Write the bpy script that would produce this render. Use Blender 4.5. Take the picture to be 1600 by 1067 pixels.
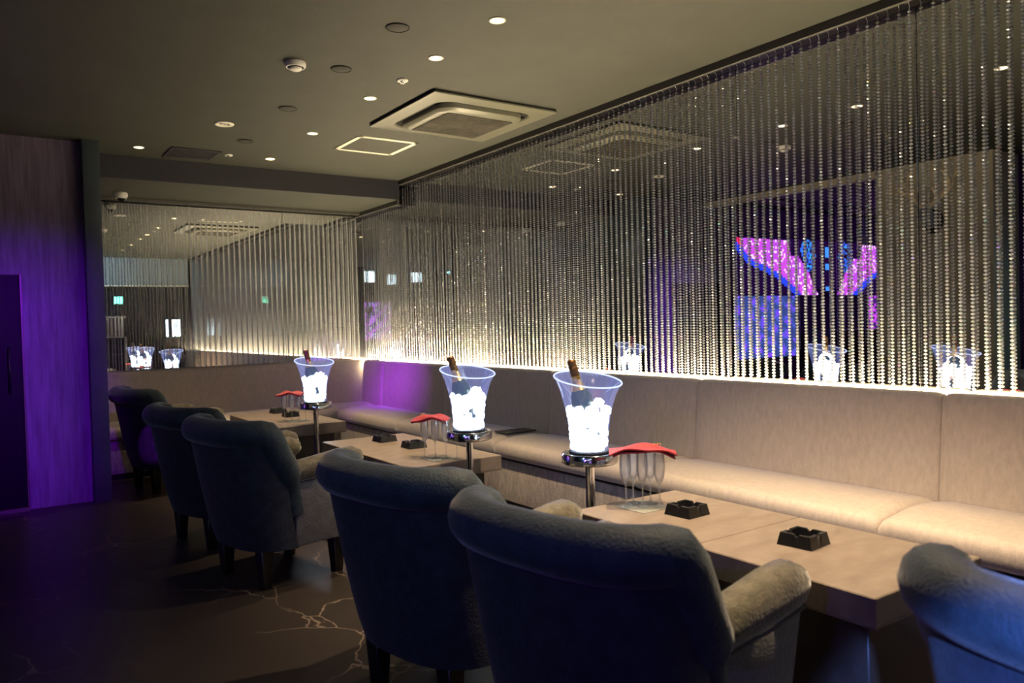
import bpy, bmesh, math, random
from mathutils import Vector, Matrix, Euler
random.seed(7)
for o in list(bpy.data.objects): bpy.data.objects.remove(o)
SC = bpy.context.scene
COL = SC.collection
PI = math.pi

# ------------------------------------------------------------------ camera
cam_d = bpy.data.cameras.new('camera'); cam = bpy.data.objects.new('camera', cam_d); COL.objects.link(cam)
cam_d.sensor_width = 36; cam_d.sensor_fit = 'HORIZONTAL'; cam_d.lens = 1214.31*36/1600
Fw = Vector((.5653, .8246, -.0226)).normalized(); Rt = Vector((.8242, -.5658, -.0258)); Rt = (Rt-Fw*Rt.dot(Fw)).normalized(); Up = Rt.cross(Fw)
cam.matrix_world = Matrix(((Rt.x, Up.x, -Fw.x, 0), (Rt.y, Up.y, -Fw.y, 0), (Rt.z, Up.z, -Fw.z, 1.25), (0, 0, 0, 1)))
cam_d.clip_start = .05; cam_d.clip_end = 60
cam_d.dof.use_dof = True; cam_d.dof.focus_distance = 3.9; cam_d.dof.aperture_fstop = 3.2
SC.camera = cam
# ------------------------------------------------------------------ world, exposure
w = bpy.data.worlds.new('night'); SC.world = w; w.use_nodes = True
w.node_tree.nodes['Background'].inputs[0].default_value = (.10, .12, .20, 1)
w.node_tree.nodes['Background'].inputs[1].default_value = .0
vs = SC.view_settings; vs.view_transform = 'Standard'; vs.look = 'None'; vs.gamma = 1; vs.use_curve_mapping = False
vs.exposure = 0.0
SC.cycles.transparent_max_bounces = 24
SC.cycles.sample_clamp_indirect = 6

CEIL, LOWC, BEAMY, BACKY, MIRX = 2.69, 2.505, 6.98, 8.02, 3.56

# ------------------------------------------------------------------ materials
def nm(name):
    m = bpy.data.materials.new(name); m.use_nodes = True
    nt = m.node_tree; nt.nodes.clear(); out = nt.nodes.new('ShaderNodeOutputMaterial'); return m, nt, out
def princ(name, col, rough=.5, metal=0, noise=0, nscale=20, bump=0, bscale=200, col2=None, sheen=0, spec=.5, stretch=None, coat=0):
    m, nt, out = nm(name); N = nt.nodes.new; L = nt.links.new
    b = N('ShaderNodeBsdfPrincipled'); L(b.outputs[0], out.inputs[0])
    b.inputs['Base Color'].default_value = (*col, 1); b.inputs['Roughness'].default_value = rough
    b.inputs['Metallic'].default_value = metal; b.inputs['Specular IOR Level'].default_value = spec
    if sheen: b.inputs['Sheen Weight'].default_value = sheen; b.inputs['Sheen Roughness'].default_value = .35
    if coat: b.inputs['Coat Weight'].default_value = coat
    tc = N('ShaderNodeTexCoord'); mp = N('ShaderNodeMapping'); L(tc.outputs['Object'], mp.inputs[0])
    if stretch: mp.inputs['Scale'].default_value = stretch
    if noise or col2:
        n = N('ShaderNodeTexNoise'); n.inputs['Scale'].default_value = nscale; n.inputs['Detail'].default_value = 5; n.inputs['Roughness'].default_value = .65
        L(mp.outputs[0], n.inputs[0]); r = N('ShaderNodeValToRGB'); L(n.outputs[0], r.inputs[0])
        c2 = col2 or tuple(c*(1-noise) for c in col)
        r.color_ramp.elements[0].position = .36; r.color_ramp.elements[0].color = (*c2, 1)
        r.color_ramp.elements[1].position = .64; r.color_ramp.elements[1].color = (*col, 1)
        L(r.outputs[0], b.inputs['Base Color'])
    if bump:
        n = N('ShaderNodeTexNoise'); n.inputs['Scale'].default_value = bscale; n.inputs['Detail'].default_value = 3
        L(mp.outputs[0], n.inputs[0]); bp = N('ShaderNodeBump'); bp.inputs['Strength'].default_value = bump; bp.inputs['Distance'].default_value = .004
        L(n.outputs[0], bp.inputs['Height']); L(bp.outputs[0], b.inputs['Normal'])
    return m
def emis(name, col, s):
    m, nt, out = nm(name); e = nt.nodes.new('ShaderNodeEmission'); e.inputs[0].default_value = (*col, 1); e.inputs[1].default_value = s
    nt.links.new(e.outputs[0], out.inputs[0]); return m
def emis_attr(name, s):
    m, nt, out = nm(name); e = nt.nodes.new('ShaderNodeEmission'); e.inputs[1].default_value = s
    a = nt.nodes.new('ShaderNodeAttribute'); a.attribute_name = 'pix'; nt.links.new(a.outputs['Color'], e.inputs[0])
    nt.links.new(e.outputs[0], out.inputs[0]); return m
def thin_glass(name, tint=(1, 1, 1), base=.05, gl=.8, rough=.02, glow=None, glow_s=0, milky=0):
    m, nt, out = nm(name); N = nt.nodes.new; L = nt.links.new
    t = N('ShaderNodeBsdfTransparent'); t.inputs[0].default_value = (*tint, 1)
    g = N('ShaderNodeBsdfGlossy'); g.inputs['Roughness'].default_value = rough
    lw = N('ShaderNodeLayerWeight'); lw.inputs[0].default_value = .35
    mr = N('ShaderNodeMapRange'); mr.inputs['To Min'].default_value = base; mr.inputs['To Max'].default_value = gl
    L(lw.outputs['Fresnel'], mr.inputs['Value']); mx = N('ShaderNodeMixShader'); L(mr.outputs[0], mx.inputs[0]); L(t.outputs[0], mx.inputs[1]); L(g.outputs[0], mx.inputs[2])
    last = mx
    if milky:
        dm = N('ShaderNodeBsdfTranslucent'); dm.inputs[0].default_value = (.95, .97, 1, 1); m3 = N('ShaderNodeMixShader'); m3.inputs[0].default_value = milky
        L(mx.outputs[0], m3.inputs[1]); L(dm.outputs[0], m3.inputs[2]); last = m3
    if glow:
        # edge-lit acrylic: the material itself carries the light of its LED base
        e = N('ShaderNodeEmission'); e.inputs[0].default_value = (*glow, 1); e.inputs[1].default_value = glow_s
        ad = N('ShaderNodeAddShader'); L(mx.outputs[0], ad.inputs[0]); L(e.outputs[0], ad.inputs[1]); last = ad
    L(last.outputs[0], out.inputs[0]); return m

M = {}
M['ceiling'] = princ('painted_ceiling', (.041, .043, .033), .7, noise=.15, nscale=3, bump=.25, bscale=120)
M['ceiling_dark'] = princ('dark_painted_beam', (.018, .018, .026), .6, noise=.15, nscale=4)
M['wall_dark'] = princ('dark_wall', (.05, .05, .065), .6, noise=.2, nscale=4, bump=.2)
M['wall_paper'] = princ('ribbed_wallpaper', (.20, .15, .24), .75, noise=.4, nscale=7, bump=.3, bscale=60, stretch=(6, 6, .4))
M['column'] = princ('column_paint', (.045, .060, .075), .6, noise=.2, nscale=6, bump=.2)
M['taupe'] = princ('taupe_wall', (.55, .50, .38), .7, noise=.15, nscale=3, bump=.2)
M['beam_grey'] = princ('pale_grey_beam', (.20, .25, .29), .6, noise=.1, nscale=3)
M['rail'] = princ('curtain_rail_paint', (.07, .066, .06), .45, noise=.1)
M['chrome'] = princ('chrome', (.75, .75, .78), .12, 1)
M['metal'] = princ('hook_steel', (.8, .8, .8), .25, 1)
M['sofa'] = princ('greige_velvet', (.58, .50, .43), .58, noise=.15, nscale=45, bump=.35, bscale=160, sheen=.6, stretch=(1, 1, .4), spec=.25)
M['sofa_base'] = princ('greige_velvet_base', (.50, .43, .38), .55, noise=.4, nscale=30, bump=.8, bscale=120, sheen=.4, stretch=(1.5, 1.5, .5))
M['chair'] = princ('grey_velvet_shaded', (.035, .040, .055), .6, noise=.35, nscale=22, bump=.7, bscale=130, sheen=.15, spec=.2)  # grey chair velvet darkened for the unlit backs, shade put into the colour
M['chair_top'] = princ('grey_velvet_roll_lit', (.034, .050, .064), .6, noise=.3, nscale=22, bump=.7, bscale=130, sheen=.25, spec=.2)  # same velvet, teal light on the roll put into its colour
M['side'] = princ('grey_velvet_side_lit', (.16, .155, .15), .6, noise=.3, nscale=22, bump=.7, bscale=130, sheen=.6, spec=.2)  # same velvet, paled for the beige light on the arm sides
M['arm'] = princ('grey_velvet_arm_lit', (.125, .11, .075), .6, noise=.5, nscale=28, bump=.8, bscale=110, sheen=.6, spec=.2)  # same velvet, warm light on arms and seat put into the colour
M['cream'] = princ('cream_quilt', (.55, .50, .40), .6, noise=.2, nscale=14, bump=.5)
M['black_wood'] = princ('black_wood', (.012, .010, .009), .35, noise=.3)
M['table'] = princ('pale_stone_laminate', (.24, .195, .16), .34, col2=(.18, .142, .115), nscale=9, bump=.05, stretch=(1, 1.7, 1))
M['table_edge'] = princ('laminate_edge', (.22, .18, .14), .4, noise=.2, nscale=9)
M['pedestal'] = princ('dark_brown_pedestal', (.05, .036, .028), .4, noise=.3, nscale=10)
M['black_plastic'] = princ('black_melamine', (.010, .010, .010), .22)
M['ash_in'] = princ('black_melamine_worn', (.022, .022, .02), .35, noise=.3)
M['white_plastic'] = princ('white_plastic', (.75, .74, .70), .4)
M['cream_trim'] = princ('cream_trim', (.93, .90, .74), .45)
M['grey_panel'] = princ('grey_air_con_panel', (.15, .148, .11), .35, noise=.06, nscale=5)
M['grille'] = princ('dusty_grille', (.10, .092, .07), .7, col2=(.045, .04, .03), nscale=6)
M['speaker'] = princ('speaker_mesh', (.030, .028, .024), .75, noise=.2, nscale=60)
M['slot'] = princ('black_void', (.006, .006, .005), .9)
M['napkin'] = princ('red_cloth', (.36, .012, .018), .7, noise=.2, nscale=30, bump=.3, sheen=.3)
M['mat'] = princ('grey_paper_mat', (.24, .25, .22), .6, noise=.2, nscale=40)
M['foil'] = princ('gold_foil', (.85, .55, .17), .32, 1, noise=.35, nscale=60, bump=.5, bscale=90)
M['foil_dark'] = princ('dark_foil', (.22, .12, .05), .4, .8, noise=.3, nscale=50, bump=.4)
M['bottle'] = princ('dark_green_glass', (.012, .03, .014), .08, spec=.8)
M['label'] = princ('pale_label', (.70, .45, .33), .5)
M['gold_print'] = princ('gold_print', (.85, .45, .10), .4)
M['flute'] = thin_glass('flute_glass', (.97, .98, 1), .05, .6, milky=.13)
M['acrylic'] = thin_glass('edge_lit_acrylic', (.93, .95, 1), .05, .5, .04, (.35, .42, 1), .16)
M['rim'] = emis('edge_lit_rim', (.60, .68, 1), 1.5)
M['led_disc'] = emis('bucket_led', (.85, .94, 1), 12)
M['led_warm'] = emis('warm_led_strip', (1, .80, .49), 390)
M['lamp'] = emis('warm_downlight_lens', (1, .78, .46), 9)
M['sign_green'] = emis('green_exit_light', (.15, 1, .62), 5)
M['sign_white'] = emis('white_lit_sign', (.72, .93, 1), 5)
M['sign_red'] = princ('sign_print', (.6, .1, .15), .5)
M['black_glass'] = princ('black_glass', (.006, .006, .008), .5, spec=.12)
M['edge_light'] = princ('polished_edge', (.12, .11, .09), .4, .3)
M['bone'] = princ('antler_bone', (.85, .70, .42), .5, noise=.2)
M['fur'] = princ('grey_figure', (.34, .37, .42), .6, noise=.3)
M['pix'] = emis_attr('led_video', 2.2)
def mir(name, c):
    m, nt, out = nm(name); g = nt.nodes.new('ShaderNodeBsdfGlossy'); g.inputs[0].default_value = (*c, 1); g.inputs['Roughness'].default_value = 0.0
    nt.links.new(g.outputs[0], out.inputs[0]); return m
M['mirror'] = mir('mirror_glass', (.62, .62, .64))
M['mirror_back'] = mir('mirror_glass_back', (.92, .93, .91))
# ice: white and translucent, plus emission standing in for the LED light inside
m, nt, out = nm('lit_ice'); N = nt.nodes.new; L = nt.links.new
d = N('ShaderNodeBsdfDiffuse'); d.inputs[0].default_value = (.95, .97, 1, 1); t = N('ShaderNodeBsdfTranslucent'); t.inputs[0].default_value = (.95, .98, 1, 1)
g = N('ShaderNodeBsdfGlossy'); g.inputs[1].default_value = .15; mx = N('ShaderNodeMixShader'); mx.inputs[0].default_value = .55; L(d.outputs[0], mx.inputs[1]); L(t.outputs[0], mx.inputs[2])
m2 = N('ShaderNodeMixShader'); m2.inputs[0].default_value = .12; L(mx.outputs[0], m2.inputs[1]); L(g.outputs[0], m2.inputs[2])
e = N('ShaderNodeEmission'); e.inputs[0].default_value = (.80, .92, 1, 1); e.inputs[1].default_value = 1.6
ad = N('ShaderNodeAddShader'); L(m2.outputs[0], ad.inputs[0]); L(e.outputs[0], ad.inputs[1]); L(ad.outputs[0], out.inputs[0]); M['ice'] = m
# crystal beads: glossy facets with a per-bead tint painting in coloured sparkle, plus a milky body that catches the light
m, nt, out = nm('crystal_bead'); N = nt.nodes.new; L = nt.links.new
at = N('ShaderNodeAttribute'); at.attribute_name = 'pix'
g = N('ShaderNodeBsdfGlossy'); g.inputs[1].default_value = .10; L(at.outputs['Color'], g.inputs[0])
d = N('ShaderNodeBsdfDiffuse'); d.inputs[0].default_value = (.86, .88, .91, 1); t = N('ShaderNodeBsdfTranslucent'); t.inputs[0].default_value = (.88, .90, .93, 1)
mx = N('ShaderNodeMixShader'); mx.inputs[0].default_value = .5; L(d.outputs[0], mx.inputs[1]); L(t.outputs[0], mx.inputs[2])
m2 = N('ShaderNodeMixShader'); m2.inputs[0].default_value = .32; L(mx.outputs[0], m2.inputs[1]); L(g.outputs[0], m2.inputs[2])
tr = N('ShaderNodeBsdfTransparent'); m3 = N('ShaderNodeMixShader'); m3.inputs[0].default_value = .30; L(m2.outputs[0], m3.inputs[1]); L(tr.outputs[0], m3.inputs[2]); L(m3.outputs[0], out.inputs[0]); M['bead'] = m
# floor: dark polished stone with pale veins
m, nt, out = nm('dark_marble_floor'); N = nt.nodes.new; L = nt.links.new
b = N('ShaderNodeBsdfPrincipled'); L(b.outputs[0], out.inputs[0]); tc = N('ShaderNodeTexCoord')
n1 = N('ShaderNodeTexNoise'); n1.inputs['Scale'].default_value = 1.6; n1.inputs['Detail'].default_value = 6; L(tc.outputs['Object'], n1.inputs[0])
mixv = N('ShaderNodeMix'); mixv.data_type = 'VECTOR'; mixv.inputs[0].default_value = .35; L(tc.outputs['Object'], mixv.inputs[4]); L(n1.outputs['Color'], mixv.inputs[5])
v = N('ShaderNodeTexVoronoi'); v.feature = 'DISTANCE_TO_EDGE'; v.inputs['Scale'].default_value = 3.4; L(mixv.outputs[1], v.inputs[0])
r = N('ShaderNodeValToRGB'); L(v.outputs[0], r.inputs[0]); r.color_ramp.elements[0].color = (.20, .155, .12, 1); r.color_ramp.elements[0].position = .0
r.color_ramp.elements[1].color = (.030, .024, .021, 1); r.color_ramp.elements[1].position = .012
n2 = N('ShaderNodeTexNoise'); n2.inputs['Scale'].default_value = 1.1; L(tc.outputs['Object'], n2.inputs[0]); r2 = N('ShaderNodeValToRGB'); L(n2.outputs[0], r2.inputs[0])
r2.color_ramp.elements[0].position = .45; r2.color_ramp.elements[1].position = .6
mc = N('ShaderNodeMix'); mc.data_type = 'RGBA'; L(r2.outputs[0], mc.inputs[0]); mc.inputs[6].default_value = (.030, .024, .021, 1); L(r.outputs[0], mc.inputs[7])
L(mc.outputs[2], b.inputs['Base Color']); b.inputs['Roughness'].default_value = .38; b.inputs['Specular IOR Level'].default_value = .22; M['floor'] = m

# ------------------------------------------------------------------ mesh helpers
def new_bm(): return bmesh.new()
def finish(name, bm, mat, parent=None, smooth=False, loc=None, angle=None):
    bmesh.ops.recalc_face_normals(bm, faces=bm.faces[:])
    me = bpy.data.meshes.new(name); bm.to_mesh(me); bm.free()
    if smooth:
        for p in me.polygons: p.use_smooth = True
        if angle is not None:
            me.set_sharp_from_angle(angle=angle)
    for mm in (mat if isinstance(mat, (list, tuple)) else [mat]): me.materials.append(mm)
    o = bpy.data.objects.new(name, me); COL.objects.link(o)
    if parent is not None: o.parent = parent
    if loc: o.location = loc
    return o
def add_box(bm, x0, x1, y0, y1, z0, z1, bev=0, seg=2, xf=None):
    r = bmesh.ops.create_cube(bm, size=1); vs_ = r['verts']
    for v in vs_: v.co = Vector(((x0+x1)/2+v.co.x*(x1-x0), (y0+y1)/2+v.co.y*(y1-y0), (z0+z1)/2+v.co.z*(z1-z0)))
    if bev:
        ed = list({e for v in vs_ for e in v.link_edges})
        rr = bmesh.ops.bevel(bm, geom=ed, offset=bev, segments=seg, affect='EDGES', profile=.5)
        vs_ = list({v for f in rr['faces'] for v in f.verts} | {v for v in vs_ if v.is_valid})
    if xf:
        for v in vs_: v.co = xf(v.co)
    return vs_
def box(name, x0, x1, y0, y1, z0, z1, mat, parent=None, bev=0, seg=2, smooth=None, xf=None):
    bm = new_bm(); add_box(bm, x0, x1, y0, y1, z0, z1, bev, seg, xf)
    return finish(name, bm, mat, parent, smooth=bool(bev) if smooth is None else smooth, angle=.7)
def add_lathe(bm, prof, n=24, c=(0, 0, 0), closed=False, shear=None):
    rings = []
    for (r, z) in prof:
        ring = []
        for k in range(n):
            a = 2*PI*k/n; x, y = r*math.cos(a), r*math.sin(a); zz = z
            if shear: zz = z+shear(x, y, z)
            ring.append(bm.verts.new((c[0]+x, c[1]+y, c[2]+zz)))
        rings.append(ring)
    for i in range(len(rings)-1):
        for k in range(n):
            bm.faces.new((rings[i][k], rings[i][(k+1) % n], rings[i+1][(k+1) % n], rings[i+1][k]))
    if closed:
        for k in range(n): bm.faces.new((rings[-1][k], rings[-1][(k+1) % n], rings[0][(k+1) % n], rings[0][k]))
    else:
        if prof[0][0] > 1e-5: bm.faces.new(rings[0][::-1])
        if prof[-1][0] > 1e-5: bm.faces.new(rings[-1])
    return rings
def lathe(name, prof, mat, parent=None, n=24, c=(0, 0, 0), closed=False, shear=None, smooth=True, angle=.7):
    bm = new_bm(); add_lathe(bm, prof, n, c, closed, shear); bmesh.ops.remove_doubles(bm, verts=bm.verts[:], dist=1e-5)
    return finish(name, bm, mat, parent, smooth, angle=angle)
def add_tube(bm, pts, rad, n=10, flat=None):
    pts = [Vector(p) for p in pts]; rings = []; up = Vector((0, 0, 1)); prev = None
    for i, p in enumerate(pts):
        t = (pts[min(i+1, len(pts)-1)]-pts[max(i-1, 0)]).normalized()
        if prev is None:
            a = t.cross(up);  a = a if a.length > .05 else t.cross(Vector((0, 1, 0))); a.normalize()
        else:
            a = (prev-t*prev.dot(t)).normalized()
        prev = a; b_ = t.cross(a).normalized(); r = rad[i] if isinstance(rad, (list, tuple)) else rad
        rings.append([bm.verts.new(p+(a*math.cos(2*PI*k/n)+b_*math.sin(2*PI*k/n))*r) for k in range(n)])
    for i in range(len(rings)-1):
        for k in range(n): bm.faces.new((rings[i][k], rings[i][(k+1) % n], rings[i+1][(k+1) % n], rings[i+1][k]))
    bm.faces.new(rings[0][::-1]); bm.faces.new(rings[-1])
def tube(name, pts, rad, mat, parent=None, n=10):
    bm = new_bm(); add_tube(bm, pts, rad, n); return finish(name, bm, mat, parent, True, angle=1.2)
def tag(o, label=None, cat=None, group=None, kind=None):
    if label: o['label'] = label
    if cat: o['category'] = cat
    if group: o['group'] = group
    if kind: o['kind'] = kind
    return o
def empty(name, loc, rz=0):
    o = bpy.data.objects.new(name, None); COL.objects.link(o); o.location = loc; o.rotation_euler = (0, 0, rz); o.empty_display_size = .05; return o
def copy_tree(o, parent=None):
    c = o.copy(); COL.objects.link(c)
    if parent is not None: c.parent = parent
    for ch in list(o.children): copy_tree(ch, c)
    return c
def struct(o): o['kind'] = 'structure'; return o

# ------------------------------------------------------------------ room shell
struct(box('floor', -5.2, 3.75, -4, 8.3, -.08, 0, M['floor']))
c_ = struct(box('ceiling', -5.2, 3.75, -4, BEAMY+.02, CEIL, CEIL+.1, M['ceiling']))
struct(box('ceiling_lowered', .79, 3.75, BEAMY+.02, 8.3, LOWC, LOWC+.1, M['ceiling']))
struct(box('trim_1', .79, 3.47, BEAMY-.02, BEAMY+.02, LOWC, CEIL, M['ceiling_dark']))   # step between the two ceiling heights
wr = struct(box('wall_right', MIRX+.02, 3.75, -1.2, 8.3, 0, 2.8, M['wall_dark']))
wb = struct(box('wall_back', .79, MIRX+.02, BACKY+.02, 8.3, 0, 2.8, M['wall_dark']))
struct(box('wall_back_left', -5.2, .67, 6.60, 6.75, 0, CEIL, M['wall_paper']))
struct(box('wall_column', .67, .785, 6.50, 8.3, 0, CEIL, M['column'], bev=.004))
struct(box('wall_left', -5.2, -5.1, -4, 6.6, 0, CEIL, M['wall_dark']))
struct(box('wall_front_left', -5.1, 1.3, -1.35, -1.2, 0, CEIL, M['wall_dark']))
struct(box('wall_front', 1.3, MIRX+.02, -.60, -.5, 0, CEIL, M['wall_dark']))
struct(box('wall_return', 1.22, 1.3, -1.2, -.5, 0, CEIL, M['wall_dark']))
hb = struct(box('trim_2', 1.3, 3.45, -.5, -.25, 2.17, CEIL, M['beam_grey']))      # boxed beam over the bar side, seen in the back mirror
struct(box('trim_3', 1.28, 3.45, -.26, -.235, 2.15, 2.17, M['cream_trim']))
struct(box('wall_pillar', -.85, -.35, 3.28, 4.37, 0, CEIL, M['taupe'], bev=.003))
struct(box('trim_4', -.45, -.36, 4.37, 6.60, 2.62, CEIL, M['taupe']))
# mirror panels with fine joints
ys = [-.25, .86, 1.88, 2.90, 3.93, 4.96, 6.0, 7.02, BACKY]
for i in range(len(ys)-1):
    top = CEIL-.005 if ys[i+1] <= 7.03 else LOWC-.005
    box('mirror_panel', MIRX, MIRX+.018, ys[i]+.0015, ys[i+1]-.0015, .80, top, M['mirror'], wr, bev=.001, seg=1, smooth=False)
xs = [.80, 1.72, 2.64, MIRX-.005]
for i in range(3):
    box('mirror_panel', xs[i]+.0015, xs[i+1]-.0015, BACKY, BACKY+.018, .80, LOWC-.005, M['mirror_back'], wb, bev=.001, seg=1, smooth=False)
# door leaf of black glass on the left of the frame
dr = empty('door_1', (0, 6.58, 0)); struct(dr)
box('panel', -.55, .250, -.03, -.002, .03, 1.69, M['black_glass'], dr, bev=.003, seg=1)
box('frame', .25, .265, -.045, 0, 0, 1.70, M['edge_light'], dr, bev=.002, seg=1)
box('sill', -.55, .265, -.06, 0, 0, .03, M['edge_light'], dr, bev=.003, seg=1)
tube('handle', [(.17, -.035, .85), (.17, -.07, .87), (.17, -.07, 1.15), (.17, -.035, 1.17)], .008, M['black_plastic'], dr, 8)

# ------------------------------------------------------------------ bead curtains
def strand_mesh(name, zt, zb, pitch, rad, seed, sides=6, colour=.22):
    rnd = random.Random(seed); bm = new_bm(); lay = bm.loops.layers.float_color.new('pix')
    def face(vs, c):
        f = bm.faces.new(vs)
        for l in f.loops: l[lay] = (*c, 1)
    z = zt; grey = (.86, .87, .88)
    # hook at the top
    hz = zt+.03; n = 4
    hk = [(0, 0, zt-.004), (.002, 0, hz-.012), (-.008, 0, hz-.004), (-.012, 0, hz)]
    nb = len(bm.faces)
    add_tube(bm, hk, .0016, 4)
    add_tube(bm, [(0, 0, zt), (0, 0, zb+.005)], .0006, 3)
    bm.faces.ensure_lookup_table()
    for f in bm.faces:
        for l in f.loops: l[lay] = (*grey, 1)
    while z-pitch > zb:
        zc = z-pitch/2; h = pitch*.47; a0 = rnd.random()*PI; r = rad*rnd.uniform(.92, 1.06); tl = rnd.uniform(-.12, .12)
        c = grey
        u = rnd.random()
        if u < colour:
            c = rnd.choice([(1.0, .35, .9), (.35, .5, 1), (.3, 1, .7), (1, .75, .2), (1, .45, .2), (.55, .35, 1), (.3, .85, 1), (.9, 1, .25)])
        t_ = bm.verts.new((0, 0, zc+h)); b_ = bm.verts.new((0, 0, zc-h)); R1, R2 = [], []
        for k in range(sides):
            a = a0+2*PI*k/sides; x, y = r*math.cos(a), r*math.sin(a)
            R1.append(bm.verts.new((x, y, zc+h*.26+x*tl))); R2.append(bm.verts.new((x, y, zc-h*.26+x*tl)))
        for k in range(sides):
            k2 = (k+1) % sides
            face((t_, R1[k], R1[k2]), c); face((R1[k], R2[k], R2[k2], R1[k2]), c); face((R2[k], b_, R2[k2]), c)
        z -= pitch
    me = bpy.data.meshes.new(name); bm.to_mesh(me); bm.free(); me.materials.append(M['bead']); return me
RAILX = 3.49
var_hi = [strand_mesh('strand', CEIL-.075, .905, .0160, .0082, 10+i) for i in range(4)]
var_lo = [strand_mesh('strand', LOWC-.075, .905, .0160, .0080, 30+i) for i in range(4)]
def strand(me, parent, x, y):
    o = bpy.data.objects.new('strand', me); COL.objects.link(o); o.parent = parent
    o.location = (x+random.uniform(-.002, .002), y+random.uniform(-.003, .003), random.uniform(-.006, .0)); 
    # hooks all face into the room, beads turn freely by small angles
    o.rotation_euler = (0, 0, random.uniform(-.3, .3)+(0 if parent['side'] == 'right' else -PI/2))
cr = empty('bead_curtain', (0, 0, 0)); cr['side'] = 'right'
tag(cr, 'long crystal bead curtain hanging before the mirrored wall above the lit banquette', 'bead curtain')
box('rail', RAILX-.03, MIRX-.002, -.24, BEAMY-.02, CEIL-.045, CEIL-.001, M['rail'], cr, bev=.002, seg=1)
box('rail', RAILX-.03, MIRX-.002, BEAMY+.02, BACKY-.002, LOWC-.045, LOWC-.001, M['rail'], cr, bev=.002, seg=1)
y = -.20; k = 0
while y < 6.95:
    strand(var_hi[k % 4], cr, RAILX, y); y += .0505; k += 1
y = 7.0
while y < 7.93:
    strand(var_lo[k % 4], cr, RAILX, y); y += .0505; k += 1
cb = empty('bead_curtain', (0, 0, 0)); cb['side'] = 'back'
tag(cb, 'shorter crystal bead curtain across the back wall mirror under the lowered ceiling', 'bead curtain')
box('rail', .80, RAILX-.03, BACKY-.10, BACKY-.07, LOWC-.03, LOWC-.001, M['rail'], cb, bev=.002, seg=1)
x = .87
while x < 3.44:
    strand(var_lo[k % 4], cb, x, BACKY-.085); x += .052; k += 1

# warm LED strip lying along the top of the banquette back
ls = box('light_strip', 3.460, 3.480, -.45, 7.90, .889, .893, M['led_warm'])
tag(ls, 'glowing warm white LED strip running along the top of the banquette back', 'led strip')

# ------------------------------------------------------------------ banquette sections
def cushion(name, x0, x1, y0, y1, z0, z1, mat, parent, bev, crown=0, nx=8, ny=10):
    """padded box: bevelled, with a gently crowned top"""
    bm = new_bm(); add_box(bm, x0, x1, y0, y1, z0, z1, bev, 4)
    if crown:
        for v in bm.verts:
            if v.co.z > (z0+z1)/2:
                u = (v.co.x-x0)/(x1-x0)*2-1; w_ = (v.co.y-y0)/(y1-y0)*2-1
                v.co.z += crown*(1-abs(u)**4)*(1-abs(w_)**8)-crown*.5
    return finish(name, bm, mat, parent, True, angle=1.0)
def seat_pad(name, x0, x1, y0, y1, z0, z1, rf, crown, mat, parent, along='y'):
    """upholstered seat pad as a lofted section with rounded front and softly pulled-in ends"""
    bm = new_bm(); prof = []
    n = 7
    for i in range(n+1):
        a = PI/2*i/n; prof.append((x0+rf-rf*math.sin(a) if 0 else x0+rf*(1-math.sin(PI/2*i/n)), z1-rf+rf*math.cos(PI/2*i/n)))
    # prof goes from top (after the front roll) down to the front face
    top = [(x1, z1), (x1*.6+(x0+rf)*.4, z1+crown), (x1*.3+(x0+rf)*.7, z1+crown*.9)]
    sec = top+prof+[(x0, z0+.02), (x0+.02, z0), (x1, z0)]
    ends = [0, .012, .03, .06, .12]; L_ = y1-y0
    ts = [e for e in ends]+[L_*j/8 for j in range(1, 8) if .14 < L_*j/8 < L_-.14]+[L_-e for e in reversed(ends)]
    rings = []
    cz, cx = (z0+z1)/2, (x0+x1)/2
    for t in ts:
        e = min(t, L_-t); s = 1 if e >= .06 else 1-.22*(1-e/.06)**2.5
        ring = []
        for (x, z) in sec:
            zz = z if z < z0+.03 else z0+(z-z0)*s
            xx = x if x > x1-.01 else x1-(x1-x)*(1-(1-s)*.12)
            ring.append(bm.verts.new((xx, y0+t, zz)))
        rings.append(ring)
    m_ = len(sec)
    for i in range(len(rings)-1):
        for k in range(m_): bm.faces.new((rings[i][k], rings[i][(k+1) % m_], rings[i+1][(k+1) % m_], rings[i+1][k]))
    bm.faces.new(rings[0]); bm.faces.new(rings[-1][::-1])
    o = finish(name, bm, mat, parent, True, angle=1.1); return o
def back_pad(name, y0, y1, mat, parent):
    """slightly raked padded back with a rounded top edge; xy section lofted along y"""
    xb, zt, zb = 3.452, .905, .47
    sec = [(xb, .30), (xb, zt-.012), (xb-.010, zt)]
    for i in range(7):
        a = PI/2*i/6; sec.append((3.425-.03*math.sin(a)-.0, zt-.03+.03*math.cos(a)))
    sec += [(3.385, .78), (3.372, .62), (3.362, .50), (3.355, .44), (3.355, .30)]
    bm = new_bm(); rings = []; L_ = y1-y0
    ts = [0, .006, .016, .035, .07]+[L_*j/6 for j in range(1, 6)]+[L_-.07, L_-.035, L_-.016, L_-.006, L_]
    for t in ts:
        e = min(t, L_-t); pull = .016*(1-min(e, .05)/.05)**2.4
        rings.append([bm.verts.new((min(x+pull, xb) if x < xb-.001 else xb, y0+t, z-(pull*.7 if z > .85 else 0))) for (x, z) in sec])
    m_ = len(sec)
    for i in range(len(rings)-1):
        for k in range(m_): bm.faces.new((rings[i][k], rings[i][(k+1) % m_], rings[i+1][(k+1) % m_], rings[i+1][k]))
    bm.faces.new(rings[0]); bm.faces.new(rings[-1][::-1])
    return finish(name, bm, mat, parent, True, angle=1.1)
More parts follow.
